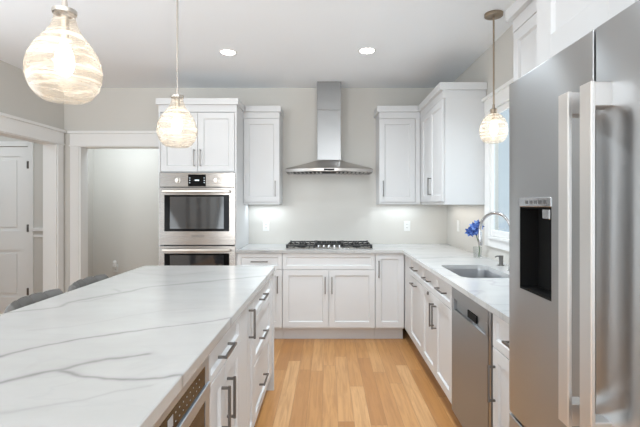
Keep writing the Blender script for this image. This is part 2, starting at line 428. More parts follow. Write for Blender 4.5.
# sink window (window_1): casing, frame, sash, glass
wn = struct(MB().box(XR-.02, XR, WY1, WY1+.10, WZ0-.09, WZ1).box(XR-.02, XR, WY0-.10, WY0, WZ0-.09, WZ1)
            .box(XR-.024, XR, WY0-.10, WY1+.10, WZ1, WZ1+.10).box(XR-.045, XR, WY0-.11, WY1+.105, WZ1+.10, WZ1+.125)
            .box(XR-.018, XR, WY0, WY1, WZ0-.09, WZ0-.02).box(XR-.035, XR+.06, WY0-.003, WY1+.003, WZ0-.02, WZ0)
            .build('window_1', M['trim']))
b = MB()
for y0, y1, z0, z1 in ((WY0, WY0+.03, WZ0, WZ1), (WY1-.03, WY1, WZ0, WZ1), (WY0+.03, WY1-.03, WZ0, WZ0+.05), (WY0+.03, WY1-.03, WZ1-.05, WZ1)):
    b.box(XR-.002, XR+.022, y0, y1, z0, z1, bev=.003)
b.build('window_sash', M['trim'], wn)
MB().box(XR+.008, XR+.012, WY0+.02, WY1-.02, WZ0+.04, WZ1-.04).build('window_pane', M['pane'], wn)

# ------------------------------------------------------------------ cabinets
def pull(parent, cx, cz, L, vertical, y=0.0, m='nickel'):
    b = MB(); h = L/2; q = .0047
    if vertical:
        b.box(cx-q, cx+q, y-.036, y-.025, cz-h, cz+h, bev=.001)
        for s in (-1, 1): b.box(cx-q, cx+q, y-.026, y, cz+s*(h-.008)-q, cz+s*(h-.008)+q)
    else:
        b.box(cx-h, cx+h, y-.036, y-.025, cz-q, cz+q, bev=.001)
        for s in (-1, 1): b.box(cx+s*(h-.008)-q, cx+s*(h-.008)+q, y-.026, y, cz-q, cz+q)
    return b.build('handle', M[m], parent)

def shaker(name, parent, x0, x1, z0, z1, rail=.058, t=.02, y=0.0):
    b = MB(); g = .0021; x0 += g; x1 -= g; z0 += g; z1 -= g
    rl = min(rail, (z1-z0)*.24, (x1-x0)*.3)
    b.box(x0, x0+rl, y, y+t, z0, z1, bev=.0012); b.box(x1-rl, x1, y, y+t, z0, z1, bev=.0012)
    b.box(x0+rl-.001, x1-rl+.001, y, y+t, z0, z0+rl, bev=.0012); b.box(x0+rl-.001, x1-rl+.001, y, y+t, z1-rl, z1, bev=.0012)
    i0, i1, j0, j1 = x0+rl, x1-rl, z0+rl, z1-rl; e = .006; dp = .012
    # sloped bead between frame and recessed panel
    A = [(i0, y+.001, j0), (i1, y+.001, j0), (i1, y+.001, j1), (i0, y+.001, j1)]
    B = [(i0+e, y+dp, j0+e), (i1-e, y+dp, j0+e), (i1-e, y+dp, j1-e), (i0+e, y+dp, j1-e)]
    for k in range(4): b.quad(A[k], A[(k+1) % 4], B[(k+1) % 4], B[k])
    b.box(i0-.002, i1+.002, y+dp, y+t-.002, j0-.002, j1+.002)
    return b.build(name, M['cab'], parent)

def carcass(b, w, d, z0, z1, open_top=False, y0=.022):
    k = .018
    b.box(0, k, y0, d, z0, z1); b.box(w-k, w, y0, d, z0, z1); b.box(k, w-k, y0, d, z0, z0+k); b.box(k, w-k, d-k, d, z0+k, z1)
    b.box(k, w-k, y0, y0+.02, z0+k, z1)
    if not open_top: b.box(k, w-k, y0+.02, d-k, z1-k, z1)
    return b

def cabinet(name, label, loc, rz, w, d, z0, z1, fronts, toe=True, group=None, open_top=False, crown=None, frieze=False, body=None):
    zb = 0 if toe else z0
    t = thing(name, label, 'cabinet', (loc[0], loc[1], zb), rz, group)
    b = body(MB()) if body else carcass(MB(), w, d, z0-zb, z1-zb, open_top)
    b.build('carcass', M['cab'], t)
    if toe: MB().box(0, w, .085, .103, 0, z0).build('toe_kick', M['toe'], t)
    for kind, x0, x1, a, c, hd in fronts:
        if kind == 'filler':
            MB().box(x0, x1, .001, .0215, a-zb, c-zb).build('filler_strip', M['cab'], t); continue
        o = shaker(kind, t, x0, x1, a-zb, c-zb, rail=.045 if kind == 'drawer' else .09 if name == 'bridge_cabinet' else .058)
        for h in ([] if hd is None else hd if isinstance(hd, list) else [hd]): pull(o, h[1], h[2]-zb, h[3], h[0] == 'v')
    if crown:
        b = MB()
        for q in crown: b.box(q[0], q[1], q[2], q[3], q[4]-zb, q[5]-zb, bev=.0015)
        b.build('crown', M['cab'], t)
    return t
FZ0, FZ1, CT = 2.297, 2.365, 2.428      # frieze and cap heights
UB = 1.395                              # bottom of wall cabinet doors

# --- oven tower
TX0, TX1, YF = -1.695, -0.915, 4.27
tw = TX1-TX0; ox0, ox1 = .022, tw-.022     # oven cut-out, local x
def tower_body(b):
    D = YB-YF-.004
    b.box(0, .018, .0, D, .10, 2.297); b.box(tw-.018, tw, .0, D, .10, 2.297); b.box(.018, tw-.018, D-.018, D, .10, 2.297)
    b.box(.018, tw-.018, .022, D-.018, 1.692, 1.71); b.box(.018, tw-.018, .022, D-.018, .33, .352); b.box(.018, tw-.018, .022, D-.018, .10, .12)
    b.box(.018, tw-.018, .022, D-.018, 2.279, 2.297)
    return b
tm = tw/2
cabinet('oven_tower', 'tall white cabinet tower built around the stainless double wall oven', (TX0, YF), 0, tw, .65, .10, 2.297,
        [('door', .02, tm, 1.70, 2.29, ('v', tm-.032, 1.835, .17)), ('door', tm, tw-.02, 1.70, 2.29, ('v', tm+.032, 1.835, .17)),
         ('drawer', .02, tw-.02, .11, .345, ('h', tm, .23, .17))], body=tower_body,
        crown=[(-.002, tw+.002, -.002, .652, FZ0, FZ1), (-.018, tw+.022, -.032, .652, FZ1, CT)])

# --- wall oven
ov = thing('double_oven', 'stainless double wall oven in the white cabinet tower', 'oven', (TX0+tm, YF, .355))
OW = .758; hw = OW/2; zb = .355
def zz(z): return z-zb
MB().box(-hw+.03, hw-.03, .02, .58, zz(.365), zz(1.685)).build('oven_body', M['dark'], ov)
cp = MB().box(-hw, hw, -.012, .02, zz(1.545), zz(1.688), bev=.003).build('control_panel', M['steel_h'], ov)
for kx in (-.195, .192):
    b = MB(); b.lathe([(0, .030), (.018, .030), (.020, .026), (.022, .004), (.027, .003), (.027, 0)], (kx, -.012, zz(1.612)), 28, '-y')
    b.box(kx-.003, kx+.003, -.046, -.04, zz(1.597), zz(1.628)); b.build('knob', M['brushed_nickel'], ov, True)
ds = MB().box(-.092, .086, -.015, -.011, zz(1.552), zz(1.670), bev=.002).build('display', M['black_glass'], ov)
for q in range(4): MB().box(-.022+q*.011, -.015+q*.011, -.0158, -.0148, zz(1.607), zz(1.617)).build('display_digit', M['screen'], ds)
for sx in (-.078, .066):
    for q in range(3): MB().box(sx, sx+.008, -.0158, -.0148, zz(1.585+q*.024), zz(1.589+q*.024)).build('touch_key', M['screen'], ds)
def oven_door(z0, z1, logo):
    b = MB()
    wx0, wx1, wz0, wz1 = -.325, .322, z0+.135, z1-.072
    for q in ((-hw, wx0, z0, z1), (wx1, hw, z0, z1), (wx0, wx1, z0, wz0), (wx0, wx1, wz1, z1)):
        b.box(q[0], q[1], -.022, .016, zz(q[2]), zz(q[3]))
    dr = b.build('oven_door', M['steel_h'], ov)
    gl = MB().box(wx0, wx1, -.020, .012, zz(wz0), zz(wz1)).build('door_glass', M['black_glass'], dr)
    MB().box(wx0+.055, wx1-.055, -.0206, -.019, zz(wz0+.025), zz(wz1-.018)).build('door_window', M['oven_glass'], dr)
    b = MB(); hz = z1-.036
    b.box(-.335, .335, -.072, -.052, zz(hz-.013), zz(hz+.013), bev=.006, seg=2)
    for s in (-.32, .32): b.box(s-.012, s+.012, -.054, -.022, zz(hz-.010), zz(hz+.010), bev=.003)
    b.build('handle', M['brushed_nickel'], dr)
    if logo:
        cu = bpy.data.curves.new('logo', 'FONT'); cu.body = 'BOSCH'; cu.size = .030; cu.align_x = 'CENTER'; cu.extrude = .0006
        tmp = bpy.data.objects.new('logo', cu); C.objects.link(tmp)
        lme = bpy.data.meshes.new_from_object(tmp.evaluated_get(bpy.context.evaluated_depsgraph_get()))
        bpy.data.objects.remove(tmp); bpy.data.curves.remove(cu); lme.materials.clear(); lme.materials.append(M['steel_print'])
        lo = bpy.data.objects.new('logo', lme); C.objects.link(lo)
        lo.parent = dr; lo.location = (.008, -.0226, zz(z0+.078)); lo.rotation_euler = (PI/2, 0, 0); lo.scale = (1.25, 1, 1)
oven_door(.968, 1.538, True)
oven_door(.385, .955, False)

# --- wall cabinets on the back wall
UY = 4.60; UD = YB-UY-.003
ux0, ux1 = -.913, -.524; uw = ux1-ux0
cabinet('upper_cabinet', 'white wall cabinet between the oven tower and the range hood', (ux0, UY), 0, uw, UD, UB, 2.297,
        [('door', 0, uw, UB, 2.297, ('v', uw-.042, 1.54, .17))], toe=False,
        crown=[(0, uw+.002, -.002, UD, FZ0, FZ1), (.026, uw+.018, -.03, UD, FZ1, CT), (0, uw, .012, UD, UB-.025, UB)])
ux0, ux1 = .553, .993; uw = ux1-ux0
cabinet('upper_cabinet', 'white single-door wall cabinet on the back wall right of the range hood', (ux0, UY), 0, uw, UD, UB, 2.297,
        [('door', 0, .388, UB, 2.297, ('v', .04, 1.54, .17)), ('filler', .39, uw, UB, 2.297, None)], toe=False,
        crown=[(-.002, uw, -.002, UD, FZ0, FZ1), (-.026, uw-.03, -.03, UD, FZ1, CT), (0, uw, .012, UD, UB-.025, UB)])
# --- wall cabinets on the right wall (local x runs towards the camera)
RU = .997; RD = XR-RU-.003; R90 = -PI/2
L = 4.925-3.707
cabinet('upper_cabinet', 'deep white corner wall cabinet beside the sink window', (RU, 4.925), R90, L, RD, UB, 2.297,
        [('filler', .30, .385, UB, 2.297, None), ('door', .387, .752, UB, 2.297, None), ('door', .754, L-.012, UB, 2.297, ('v', .80, 1.545, .17))], toe=False,
        crown=[(.30, L+.002, -.002, RD, FZ0, FZ1), (.297, L+.026, -.03, RD, FZ1, CT), (.30, L, .012, RD, UB-.025, UB)])
L = 2.297-1.412
cabinet('upper_cabinet', 'white wall cabinet between the sink window and the refrigerator', (RU, 2.297), R90, L, RD, UB, 2.297,
        [('door', 0, L/2, UB, 2.297, ('v', L/2-.04, 1.54, .17)), ('door', L/2, L, UB, 2.297, ('v', L/2+.04, 1.54, .17))], toe=False,
        crown=[(-.002, L, -.002, RD, FZ0, FZ1), (-.028, L, -.03, RD, FZ1, CT), (0, L, .012, RD, UB-.025, UB)])
L = .91
cabinet('bridge_cabinet', 'white cabinet mounted directly above the stainless refrigerator', (.687, 1.408), R90, L, XR-.69, 1.81, 2.50,
        [('door', 0, L/2, 1.81, 2.50, ('v', L/2-.04, 1.93, .12)), ('door', L/2, L, 1.81, 2.50, ('v', L/2+.04, 1.93, .12))], toe=False)

# --- base cabinets, back run
ZT = .884; ZD = .718; ZB = .135; BD = YB-YF-.004
w1 = .455
cabinet('base_cabinet', 'white base cabinet with one drawer next to the oven tower', (TX1+.002, YF), 0, w1-.001, BD, .12, ZT,
        [('drawer', 0, w1-.001, ZD, ZT, ('h', w1/2, .80, .17)), ('door', 0, w1-.001, ZB, ZD, ('v', w1-.045, .57, .17))])
x0 = -.457; w2 = .929; wm = w2/2
cabinet('base_cabinet', 'wide white two-door base cabinet under the gas cooktop', (x0, YF), 0, w2, BD, .12, ZT,
        [('drawer', 0, w2, ZD, ZT, None), ('door', 0, wm, ZB, ZD, ('v', wm-.035, .565, .17)), ('door', wm, w2, ZB, ZD, ('v', wm+.032, .565, .17))])
x0 = .474; w3 = .289
cabinet('base_cabinet', 'narrow white full-height-door base cabinet in the corner right of the cooktop', (x0, YF), 0, w3, BD, .12, ZT,
        [('door', 0, w3, ZB, ZT, ('v', .033, .725, .17))])
# --- base cabinets, right run
XF = .765; SD = XR-XF-.004
L = YB-.002-4.0
cabinet('corner_cabinet', 'plain white corner base cabinet where the two counter runs meet', (XF, YB-.002), R90, L, SD, .12, ZT,
        [('filler', .665, L-.001, ZB, ZT, None)])
L = 3.999-3.471
cabinet('base_cabinet', 'white base cabinet with two stacked horizontal pulls left of the sink', (XF, 3.999), R90, L, SD, .12, ZT,
        [('drawer', 0, L, ZD, ZT, ('h', L/2, .805, .19)), ('door', 0, L, ZB, ZD, ('h', L/2-.02, .665, .17))])
L = 3.470-2.634; lm = L/2
skc = cabinet('sink_cabinet', 'white double-door base cabinet under the sink', (XF, 3.470), R90, L, SD, .12, ZT,
        [('drawer', 0, lm, ZD, ZT, ('h', lm/2, .80, .19)), ('drawer', lm, L, ZD, ZT, ('h', lm*1.5, .80, .19)),
         ('door', 0, lm, ZB, ZD, ('v', lm-.035, .575, .17)), ('door', lm, L, ZB, ZD, ('v', lm+.035, .575, .17))], open_top=True)
MB().sphere((.22, -.004, .697), .011, 1, .8, 1.3, 16, 10).build('latch', M['nickel'], skc, True)
L = 1.984-1.412
cabinet('base_cabinet', 'white base cabinet between the dishwasher and the refrigerator', (XF, 1.984), R90, L, SD, .12, ZT,
        [('drawer', 0, L, ZD, ZT, ('h', L/2, .80, .19)), ('door', 0, L, ZB, ZD, ('v', .03, .555, .17))])

# --- dishwasher
L = 2.632-1.990
dw = thing('dishwasher', 'stainless steel dishwasher under the counter right of the sink', 'dishwasher', (XF, 2.632), R90)
MB().box(.004, L-.004, .03, .58, .10, .879).build('dishwasher_body', M['dark'], dw)
MB().box(.004, L-.004, .085, .10, 0, .10).build('toe_kick', M['black'], dw)
b = MB(); a0, a1 = .006, L-.042
b.box(a0, a1, -.004, .028, .115, .742, bev=.002)
b.box(a0, a1, -.004, .028, .806, .874, bev=.002)
b.box(a0, a0+.05, -.004, .028, .742, .806); b.box(a1-.03, a1, -.004, .028, .742, .806)
b.build('door_panel', M['steel_hy'], dw)
pk = MB().box(a0+.05, a1-.03, .014, .028, .742, .806).build('handle_pocket', M['steel_hy'], dw)
MB().box(a0+.26, a0+.40, .008, .014, .752, .792).build('display', M['black'], pk)
MB().box(L-.036, L-.006, -.002, .028, .115, .874).build('side_strip', M['steel_v'], dw)

# --- L-shaped countertop with the sink cut-out
SX0, SX1, SY0, SY1 = .845, 1.185, 2.665, 3.235
outer = [(TX1+.004, YB-.002), (TX1+.004, 4.245), (.74, 4.245), (.74, 1.414), (XR-.002, 1.414), (XR-.002, YB-.002)]
me = outline_mesh('countertop', outer, [rrect(SX0, SX1, SY0, SY1, .07)], .8855, .915, .0)
me.materials.append(M['quartz']); ct = bpy.data.objects.new('countertop', me); C.objects.link(ct)
tag(ct, 'L-shaped white quartz countertop along the back and right walls', 'countertop')

# --- sink
def shell(b, loops):
    t = bmesh.new(); R = [[t.verts.new(p) for p in lp] for lp in loops]; n = len(R[0])
    for a, c in zip(R, R[1:]):
        for i in range(n): t.faces.new((a[i], a[(i+1) % n], c[(i+1) % n], c[i]))
    t.faces.new(R[-1]); bmesh.ops.recalc_face_normals(t, faces=t.faces[:]); b._add(t)
sk = thing('sink', 'undermount stainless steel sink set in the right-hand counter', 'sink', ((SX0+SX1)/2, (SY0+SY1)/2, .68))
b = MB(); hx, hy = (SX1-SX0)/2, (SY1-SY0)/2
def lp(k, z, r): return [(x, y, z) for x, y in rrect(-hx+k, hx-k, -hy+k, hy-k, r)]
shell(b, [lp(-.012, .205, .08), lp(-.003, .205, .072), lp(-.002, .20, .07), lp(.004, .02, .07), lp(.02, .004, .06), lp(.05, 0, .04)])
b.build('basin', M['sink'], sk, True)
MB().lathe([(0, .004), (.03, .003), (.042, .006), (.045, .001)], (0, 0, 0), 28).build('drain', M['chrome'], sk, True)

# --- faucet: gooseneck swung towards the back wall
fa = thing('faucet', 'chrome gooseneck pull-down faucet behind the sink', 'faucet', (1.27, 2.95, .9155))
MB().lathe([(0, 0), (.028, 0), (.028, .006), (.022, .012), (.018, .06), (.017, .09), (0, .09)], n=28).build('base', M['chrome'], fa, True)
dr = Vector((-.14, .22, 0)).normalized(); R = .13; zc = .265
pts = [Vector((0, 0, .09)), Vector((0, 0, .16)), Vector((0, 0, .22))]
for i in range(0, 21):
    a = PI - PI*i/20*1.03
    pts.append(dr*(R+R*math.cos(a)) + Vector((0, 0, zc+R*math.sin(a))))
MB().tube(pts, .0115, 16).build('neck', M['chrome'], fa, True)
e = pts[-1]; q = (pts[-1]-pts[-2]).normalized()
MB().tube([e, e+q*.03, e+q*.085, e+q*.10], .015, 16, [.013, .0155, .0165, .014]).build('spray_head', M['chrome'], fa, True)
MB().tube([(0, -.018, .055), (0, -.06, .07), (0, -.10, .10)], .006, 12).build('lever', M['chrome'], fa, True)
# --- soap dispenser
sd = thing('soap_dispenser', 'small nickel soap dispenser pump at the back edge of the sink', 'soap dispenser', (1.298, 3.2, .9155))
MB().lathe([(0, 0), (.024, 0), (.024, .005), (.015, .008), (.015, .05), (.0165, .052), (.0165, .075), (0, .077)], n=28).build('pump', M['nickel'], sd, True)
MB().tube([(0, 0, .068), (-.03, .0, .07), (-.045, .0, .062)], .005, 12).build('spout', M['nickel'], sd, True)
# --- vase and flower
va = thing('glass_vase', 'small clear glass holding a blue flower on the counter', 'vase', (1.275, 3.64, .9155))
MB().lathe([(0, 0), (.028, 0), (.033, .004), (.036, .095), (.034, .096), (.031, .010), (0, .010)], n=32).build('vessel', M['vase_glass'], va, True)
fl = thing('blue_flower', 'bright blue artificial flower stem leaning out of the glass', 'flower', (1.275, 3.64, .927))
MB().tube([(.012, 0, .0), (.018, 0, .06), (.012, 0, .10), (-.002, -.008, .15), (-.022, -.012, .2), (-.035, -.015, .225)], .0035, 10).build('stem', M['green'], fl, True)
b = MB()
for (c, dx, dz) in (((-.004, -.012, .165), .03, .035), ((.0, -.006, .15), .034, .02), ((-.02, -.012, .19), -.03, .01)):
    p = Vector(c); e = p+Vector((dx, -.01, dz)); s = Vector((-dz, -.4*dx, dx)).normalized()*.012
    m1 = p.lerp(e, .5); b.quad(p, m1+s+Vector((0, -.006, 0)), e, m1-s+Vector((0, -.006, 0)))
b.build('leaf', M['green'], fl)
rb = random.Random(3)
for cx, cy, cz, sz in ((-.075, -.03, .215, .046), (-.03, -.045, .235, .046), (-.052, -.05, .258, .042), (-.012, -.035, .278, .044), (-.055, -.015, .205, .04), (.018, -.02, .262, .038), (-.020, -.02, .212, .038)):
    b = MB(); nrm = Vector((cx+.03, cy-.03, cz-.235)); nrm.normalize()
    nrm = (nrm*.7+Vector((-.25, -.75, .1))).normalized()
    u = nrm.orthogonal().normalized(); v = nrm.cross(u); c0 = Vector((cx, cy, cz)); off = rb.random()*6
    for lay, (np_, ln, lift) in enumerate(((7, sz, .1), (6, sz*.7, .5))):
        for k in range(np_):
            a = off+lay*.4+2*PI*k/np_; d1 = u*math.cos(a)+v*math.sin(a); d2 = nrm.cross(d1)
            p1 = c0+d1*ln*.55+nrm*ln*lift*.5+d2*ln*.26; p2 = c0+d1*ln+nrm*ln*lift; p3 = c0+d1*ln*.55+nrm*ln*lift*.5-d2*ln*.26
            pm = c0+d1*ln*.6+nrm*ln*(lift*.5-.06)
            b.quad(c0, p1, pm); b.quad(p1, p2, pm); b.quad(p2, p3, pm); b.quad(p3, c0, pm)
    b.sphere(c0+nrm*.006, .007, u=10, v=6)
    b.build('bloom', M['petal'], fl)

# ------------------------------------------------------------------ cooktop
ck = thing('gas_cooktop', 'stainless gas cooktop with black cast iron grates under the hood', 'cooktop', (.012, 4.61, .9155))
MB().box(-.447, .447, -.255, .255, 0, .010, bev=.004).build('cooktop_plate', M['steel_h'], ck)
for bx, by, r in ((-.29, -.12, .045), (-.29, .13, .036), (0, .08, .058), (.29, -.12, .036), (.29, .13, .045)):
    MB().lathe([(r*1.25, .010), (r*1.2, .016), (r, .018), (r, .026), (r*.85, .030), (0, .031)], (bx, by, 0), 28).build('burner', M['iron'], ck, True)
def grate(x0, x1, y0, y1):
    b = MB(); t = .007; z0, z1 = .026, .040
    for x in (x0, x1): b.box(x-t, x+t, y0-t, y1+t, z0, z1, bev=.002)
    for y in (y0, y1, (y0+y1)/2): b.box(x0+t, x1-t, y-t, y+t, z0, z1, bev=.002)
    xm = (x0+x1)/2
    b.box(xm-t*.8, xm+t*.8, y0+t, y0+(y1-y0)*.18, z0, z1); b.box(xm-t*.8, xm+t*.8, y1-(y1-y0)*.18, y1-t, z0, z1)
    b.box(xm-t*.8, xm+t*.8, (y0+y1)/2-.06, (y0+y1)/2+.06, z0, z1)
    for x in (x0, x1):
        for y in (y0, y1): b.box(x-.010, x+.010, y-.010, y+.010, .010, z1+.004, bev=.002)
    for q in (.2, .4, .6, .8):
        x = x0+(x1-x0)*q; b.box(x-t*.7, x+t*.7, y0+t, y1-t, z0+.002, z1-.001)
    b.build('grate', M['iron'], ck)
grate(-.432, -.155, -.235, .235); grate(.155, .432, -.235, .235); grate(-.138, .138, -.07, .235)
for k in range(5):
    MB().lathe([(.021, .010), (.021, .014), (.015, .016), (.014, .030), (.011, .033), (0, .033)], (-.11+k*.055, -.165, 0), 22).build('knob', M['chrome'], ck, True)

# ------------------------------------------------------------------ range hood
hd = thing('range_hood', 'stainless chimney range hood on the wall above the cooktop', 'range hood', (.012, YB-.002, 1.712))
def canopy():
    b = MB(); t = bmesh.new(); n = 36; loops = []
    W, Dm, De = .468, .505, .36
    def plan(s, wx, dm, de):       # half-outline: back-left, bowed front edge, back-right
        out = []
        for i in range(n+1):
            u = -1+2*i/n; out.append((u*wx, -(de+(dm-de)*(1-abs(u)**2.2))))
        return [(-wx, 0)]+out+[(wx, 0)]
    levels = [(0, W-.008, Dm-.008, De-.008), (.008, W, Dm, De), (.036, W, Dm, De), (.046, W-.012, Dm-.014, De-.014)]
    for k in range(1, 11):
        u = k/10; f = (1-u)**1.35
        levels.append((.046+(.146-.046)*(u**.85), .131+(W-.012-.131)*f, .264+(Dm-.014-.264)*f, .262+(De-.014-.262)*f))
    R = [[t.verts.new((x, y, z)) for x, y in plan(0, wx, dm, de)] for z, wx, dm, de in levels]
    m = len(R[0])
    for a, c in zip(R, R[1:]):
        for i in range(m): t.faces.new((a[i], a[(i+1) % m], c[(i+1) % m], c[i]))
    t.faces.new(R[-1])
    bmesh.ops.recalc_face_normals(t, faces=t.faces[:]); b._add(t)
    return b.build('canopy', M['canopy'], hd, True)
canopy()
MB().box(-.129, .129, -.262, 0, .145, .690, bev=.002).build('chimney', M['steel_v'], hd)
MB().box(-.132, .132, -.265, 0, .691, H-1.712-.001, bev=.002).build('chimney_cover', M['steel_v'], hd)
b = MB()
n = 19
for i in range(n):
    x = -.40+.8*i/(n-1)
    if abs(x) < .07: continue
    b.box(x-.012, x+.012, -.40, -.03, .002, .006, rot=Matrix.Rotation(.45, 3, 'Y'))
ft = b.build('baffle_filter', M['steel_h'], hd)
MB().box(-.43, .43, -.35, -.02, .012, .016).build('filter_gap_shade', M['dark'], ft)  # dark sheet standing in for the shade in the gaps between baffles
b = MB()
b.box(-.055, .055, -.512, -.495, .012, .030, bev=.003); b.build('control_strip', M['black'], hd)

# ------------------------------------------------------------------ refrigerator
FX, FY0, FY1 = .596, .515, 1.408
rf = thing('refrigerator', 'large stainless french-door refrigerator with water dispenser at the right', 'refrigerator', (FX, FY1, 0), R90)
FW = FY1-FY0; FD = XR-FX-.02; gp = .452; g = .004   # local x towards the camera, y into the fridge
MB().box(.004, FW-.004, .075, FD, .03, 1.765).build('fridge_body', M['steel_v'], rf)
MB().box(.02, FW-.02, .06, .08, .0, .07).build('base_grille', M['black'], rf)
dx0, dx1, dz0, dz1 = .082, .270, 1.118, 1.398
def rounded_slab(x0, x1, z0, z1, hole=None, r=.004):
    """door slab in local xz with softly rounded vertical edges"""
    b = MB()
    if not hole: b.box(x0, x1, 0, .07, z0, z1, bev=r, seg=4); return b
    hx0, hx1, hz0, hz1 = hole
    t = bmesh.new()
    xs = [x0+r, hx0, hx1, x1-r]; zs = [z0+r, hz0, hz1, z1-r]
    V = [[t.verts.new((x, 0, z)) for z in zs] for x in xs]
    for i in range(3):
        for j in range(3):
            if i == 1 and j == 1: continue
            t.faces.new((V[i][j], V[i+1][j], V[i+1][j+1], V[i][j+1]))
    # rounded rim back to the slab thickness
    per = [V[i][0] for i in range(4)]+[V[3][j] for j in (1, 2, 3)]+[V[i][3] for i in (2, 1, 0)]+[V[0][j] for j in (2, 1)]
    prev = per; cx, cz = (x0+x1)/2, (z0+z1)/2
    for k in range(1, 7):
        a = PI/2*k/5 if k < 6 else PI/2; off = r*math.sin(a); dep = r*(1-math.cos(a)) if k < 6 else .07
        ring = []
        for v in per:
            ox = (off if v.co.x > x1-r-1e-5 else -off if v.co.x < x0+r+1e-5 else 0)
            oz = (off if v.co.z > z1-r-1e-5 else -off if v.co.z < z0+r+1e-5 else 0)
            ring.append(t.verts.new((v.co.x+ox, dep, v.co.z+oz)))
        for i in range(len(per)):
            j = (i+1) % len(per); t.faces.new((prev[i], prev[j], ring[j], ring[i]))
        prev = ring
    bmesh.ops.recalc_face_normals(t, faces=t.faces[:]); b._add(t)
    return b
dL = rounded_slab(.002, gp-g, .70, 1.772, (dx0, dx1, dz0, dz1)).build('fridge_door', M['fridge'], rf, True)
dR = rounded_slab(gp+g, FW-.002, .70, 1.772).build('fridge_door', M['fridge'], rf, True)
dF = rounded_slab(.002, FW-.002, .075, .692).build('freezer_drawer', M['fridge'], rf, True)
def bar(parent, xc):
    b = MB(); b.box(xc-.021, xc+.021, -.046, -.036, .865, 1.637, bev=.0015)
    for z in (.868, 1.584): b.box(xc-.019, xc+.019, -.037, .002, z, z+.052, bev=.002)
    b.build('handle', M['fridge_bar'], parent)
bar(dL, gp-.043); bar(dR, gp+.043)
b = MB(); b.box(.10, FW-.10, -.064, -.048, .60, .628, bev=.004, seg=2)
for x in (.10, FW-.15): b.box(x, x+.05, -.049, .002, .602, .626, bev=.003)
b.build('handle', M['fridge_bar'], dF)
dp = MB()
zt = dz1-.028
dp.box(dx0, dx1, .055, .06, dz0, zt); dp.box(dx0, dx0+.003, 0.001, .055, dz0, zt); dp.box(dx1-.003, dx1, 0.001, .055, dz0, zt)
dp.box(dx0+.003, dx1-.003, .001, .055, dz0, dz0+.006); dp.box(dx0+.003, dx1-.003, .004, .055, zt-.004, zt)
dpo = dp.build('dispenser_recess', M['black'], dL)
pn = MB().box(dx0, dx1, -.003, .02, zt, dz1, bev=.002).build('dispenser_panel', M['chrome'], dL)
for k in range(5): MB().box(dx0+.045+k*.026, dx0+.061+k*.026, -.0038, -.0028, zt+.009, zt+.019).build('button', M['steel_print'], pn)
MB().box(dx1-.075, dx1-.035, .012, .045, zt-.035, zt-.004, bev=.003).build('nozzle', M['chrome'], dpo)

# ------------------------------------------------------------------ island
IXR, IXF, IY1, IY0 = -.395, -.411, 3.20, .50
IXL = -1.372
P90 = PI/2   # island fronts face +X; local x runs away from the camera
ib = thing('kitchen_island', 'white panelled back and ends of the kitchen island below its top', 'kitchen island', (-.75, 1.85, 0))
def ibx(b, x0, x1, y0, y1, z0, z1): return b.box(x0+.75, x1+.75, y0-1.85, y1-1.85, z0, z1, bev=.001)
ibx(MB(), -1.05, -1.032, .55, 3.17, 0, .873).build('back_panel', M['cab'], ib)
b = MB(); ibx(b, -1.031, -.400, 3.148, 3.17, 0, .873); b.build('end_panel', M['cab'], ib)
ibx(MB(), -1.031, -.402, .55, .572, 0, .873).build('end_panel', M['cab'], ib)
ibx(MB(), -.429, -.411, .573, .848, .12, .873).build('filler_panel', M['cab'], ib)
ID = .61; ZT = .873
L = 1.998-1.464; lm = L/2
cabinet('base_cabinet', 'white island cabinet with one drawer over two doors next to the microwave drawer', (IXF, 1.464), P90, L, ID, .12, ZT,
        [('drawer', 0, L, .742, ZT, ('h', .21, .805, .17)), ('door', 0, .235, ZB, .742, ('v', .185, .59, .17)), ('door', .235, L, ZB, .742, ('v', .275, .59, .17))])
L = 2.378-2.0
cabinet('base_cabinet', 'narrow white island pull-out with one upright handle', (IXF, 2.0), P90, L, ID, .12, ZT,
        [('filler', 0, .185, .12, ZT, None), ('door', .187, L, ZB, ZT, ('v', .215, .755, .155))])
L = 3.146-2.38
cabinet('drawer_cabinet', 'white three-drawer island cabinet nearest the cooktop', (IXF, 2.38), P90, L, ID, .12, ZT,
        [('drawer', 0, .67, .735, ZT, ('h', .25, .806, .17)), ('drawer', 0, .67, .47, .735, ('h', .25, .575, .17)), ('drawer', 0, .67, ZB, .47, ('h', .25, .297, .17)),
         ('filler', .672, L, ZB, ZT, None)])
# microwave drawer
mw = thing('microwave_drawer', 'stainless microwave drawer with dark glass built into the island', 'microwave', (IXF, .85, 0), P90)
L = 1.462-.85
MB().box(.01, L-.01, .03, .55, .40, .868).build('microwave_body', M['dark'], mw)
b = MB()
b.box(.002, L-.002, -.004, .028, .842, .866); b.box(.002, .045, -.004, .028, .776, .842); b.box(L-.045, L-.002, -.004, .028, .776, .842)
b.build('trim_frame', M['bright_steel'], mw)
cpn = MB().box(.045, L-.045, -.003, .02, .778, .842).build('control_panel', M['smoked'], mw)
for k in range(8):
    for j in range(2): MB().box(.29+k*.03, .295+k*.03, -.0038, -.0028, .796+j*.024, .799+j*.024).build('button', M['grey_icon'], cpn)
MB().box(.235, .272, -.0038, -.0028, .796, .826).build('button', M['grey_icon'], cpn)
b = MB()
b.box(.002, L-.002, -.009, .028, .732, .774, bev=.002); b.box(.002, .05, -.006, .028, .46, .732); b.box(L-.05, L-.002, -.006, .028, .46, .732); b.box(.05, L-.05, -.006, .028, .46, .52)
dd = b.build('drawer_front', M['bright_steel'], mw)
MB().box(.05, L-.05, -.004, .02, .52, .732).build('drawer_glass', M['smoked'], dd)
MB().box(.002, L-.002, .0, .022, .125, .452).build('lower_panel', M['cab'], mw)
MB().box(.002, L-.002, .085, .103, 0, .125).build('toe_kick', M['toe'], mw)

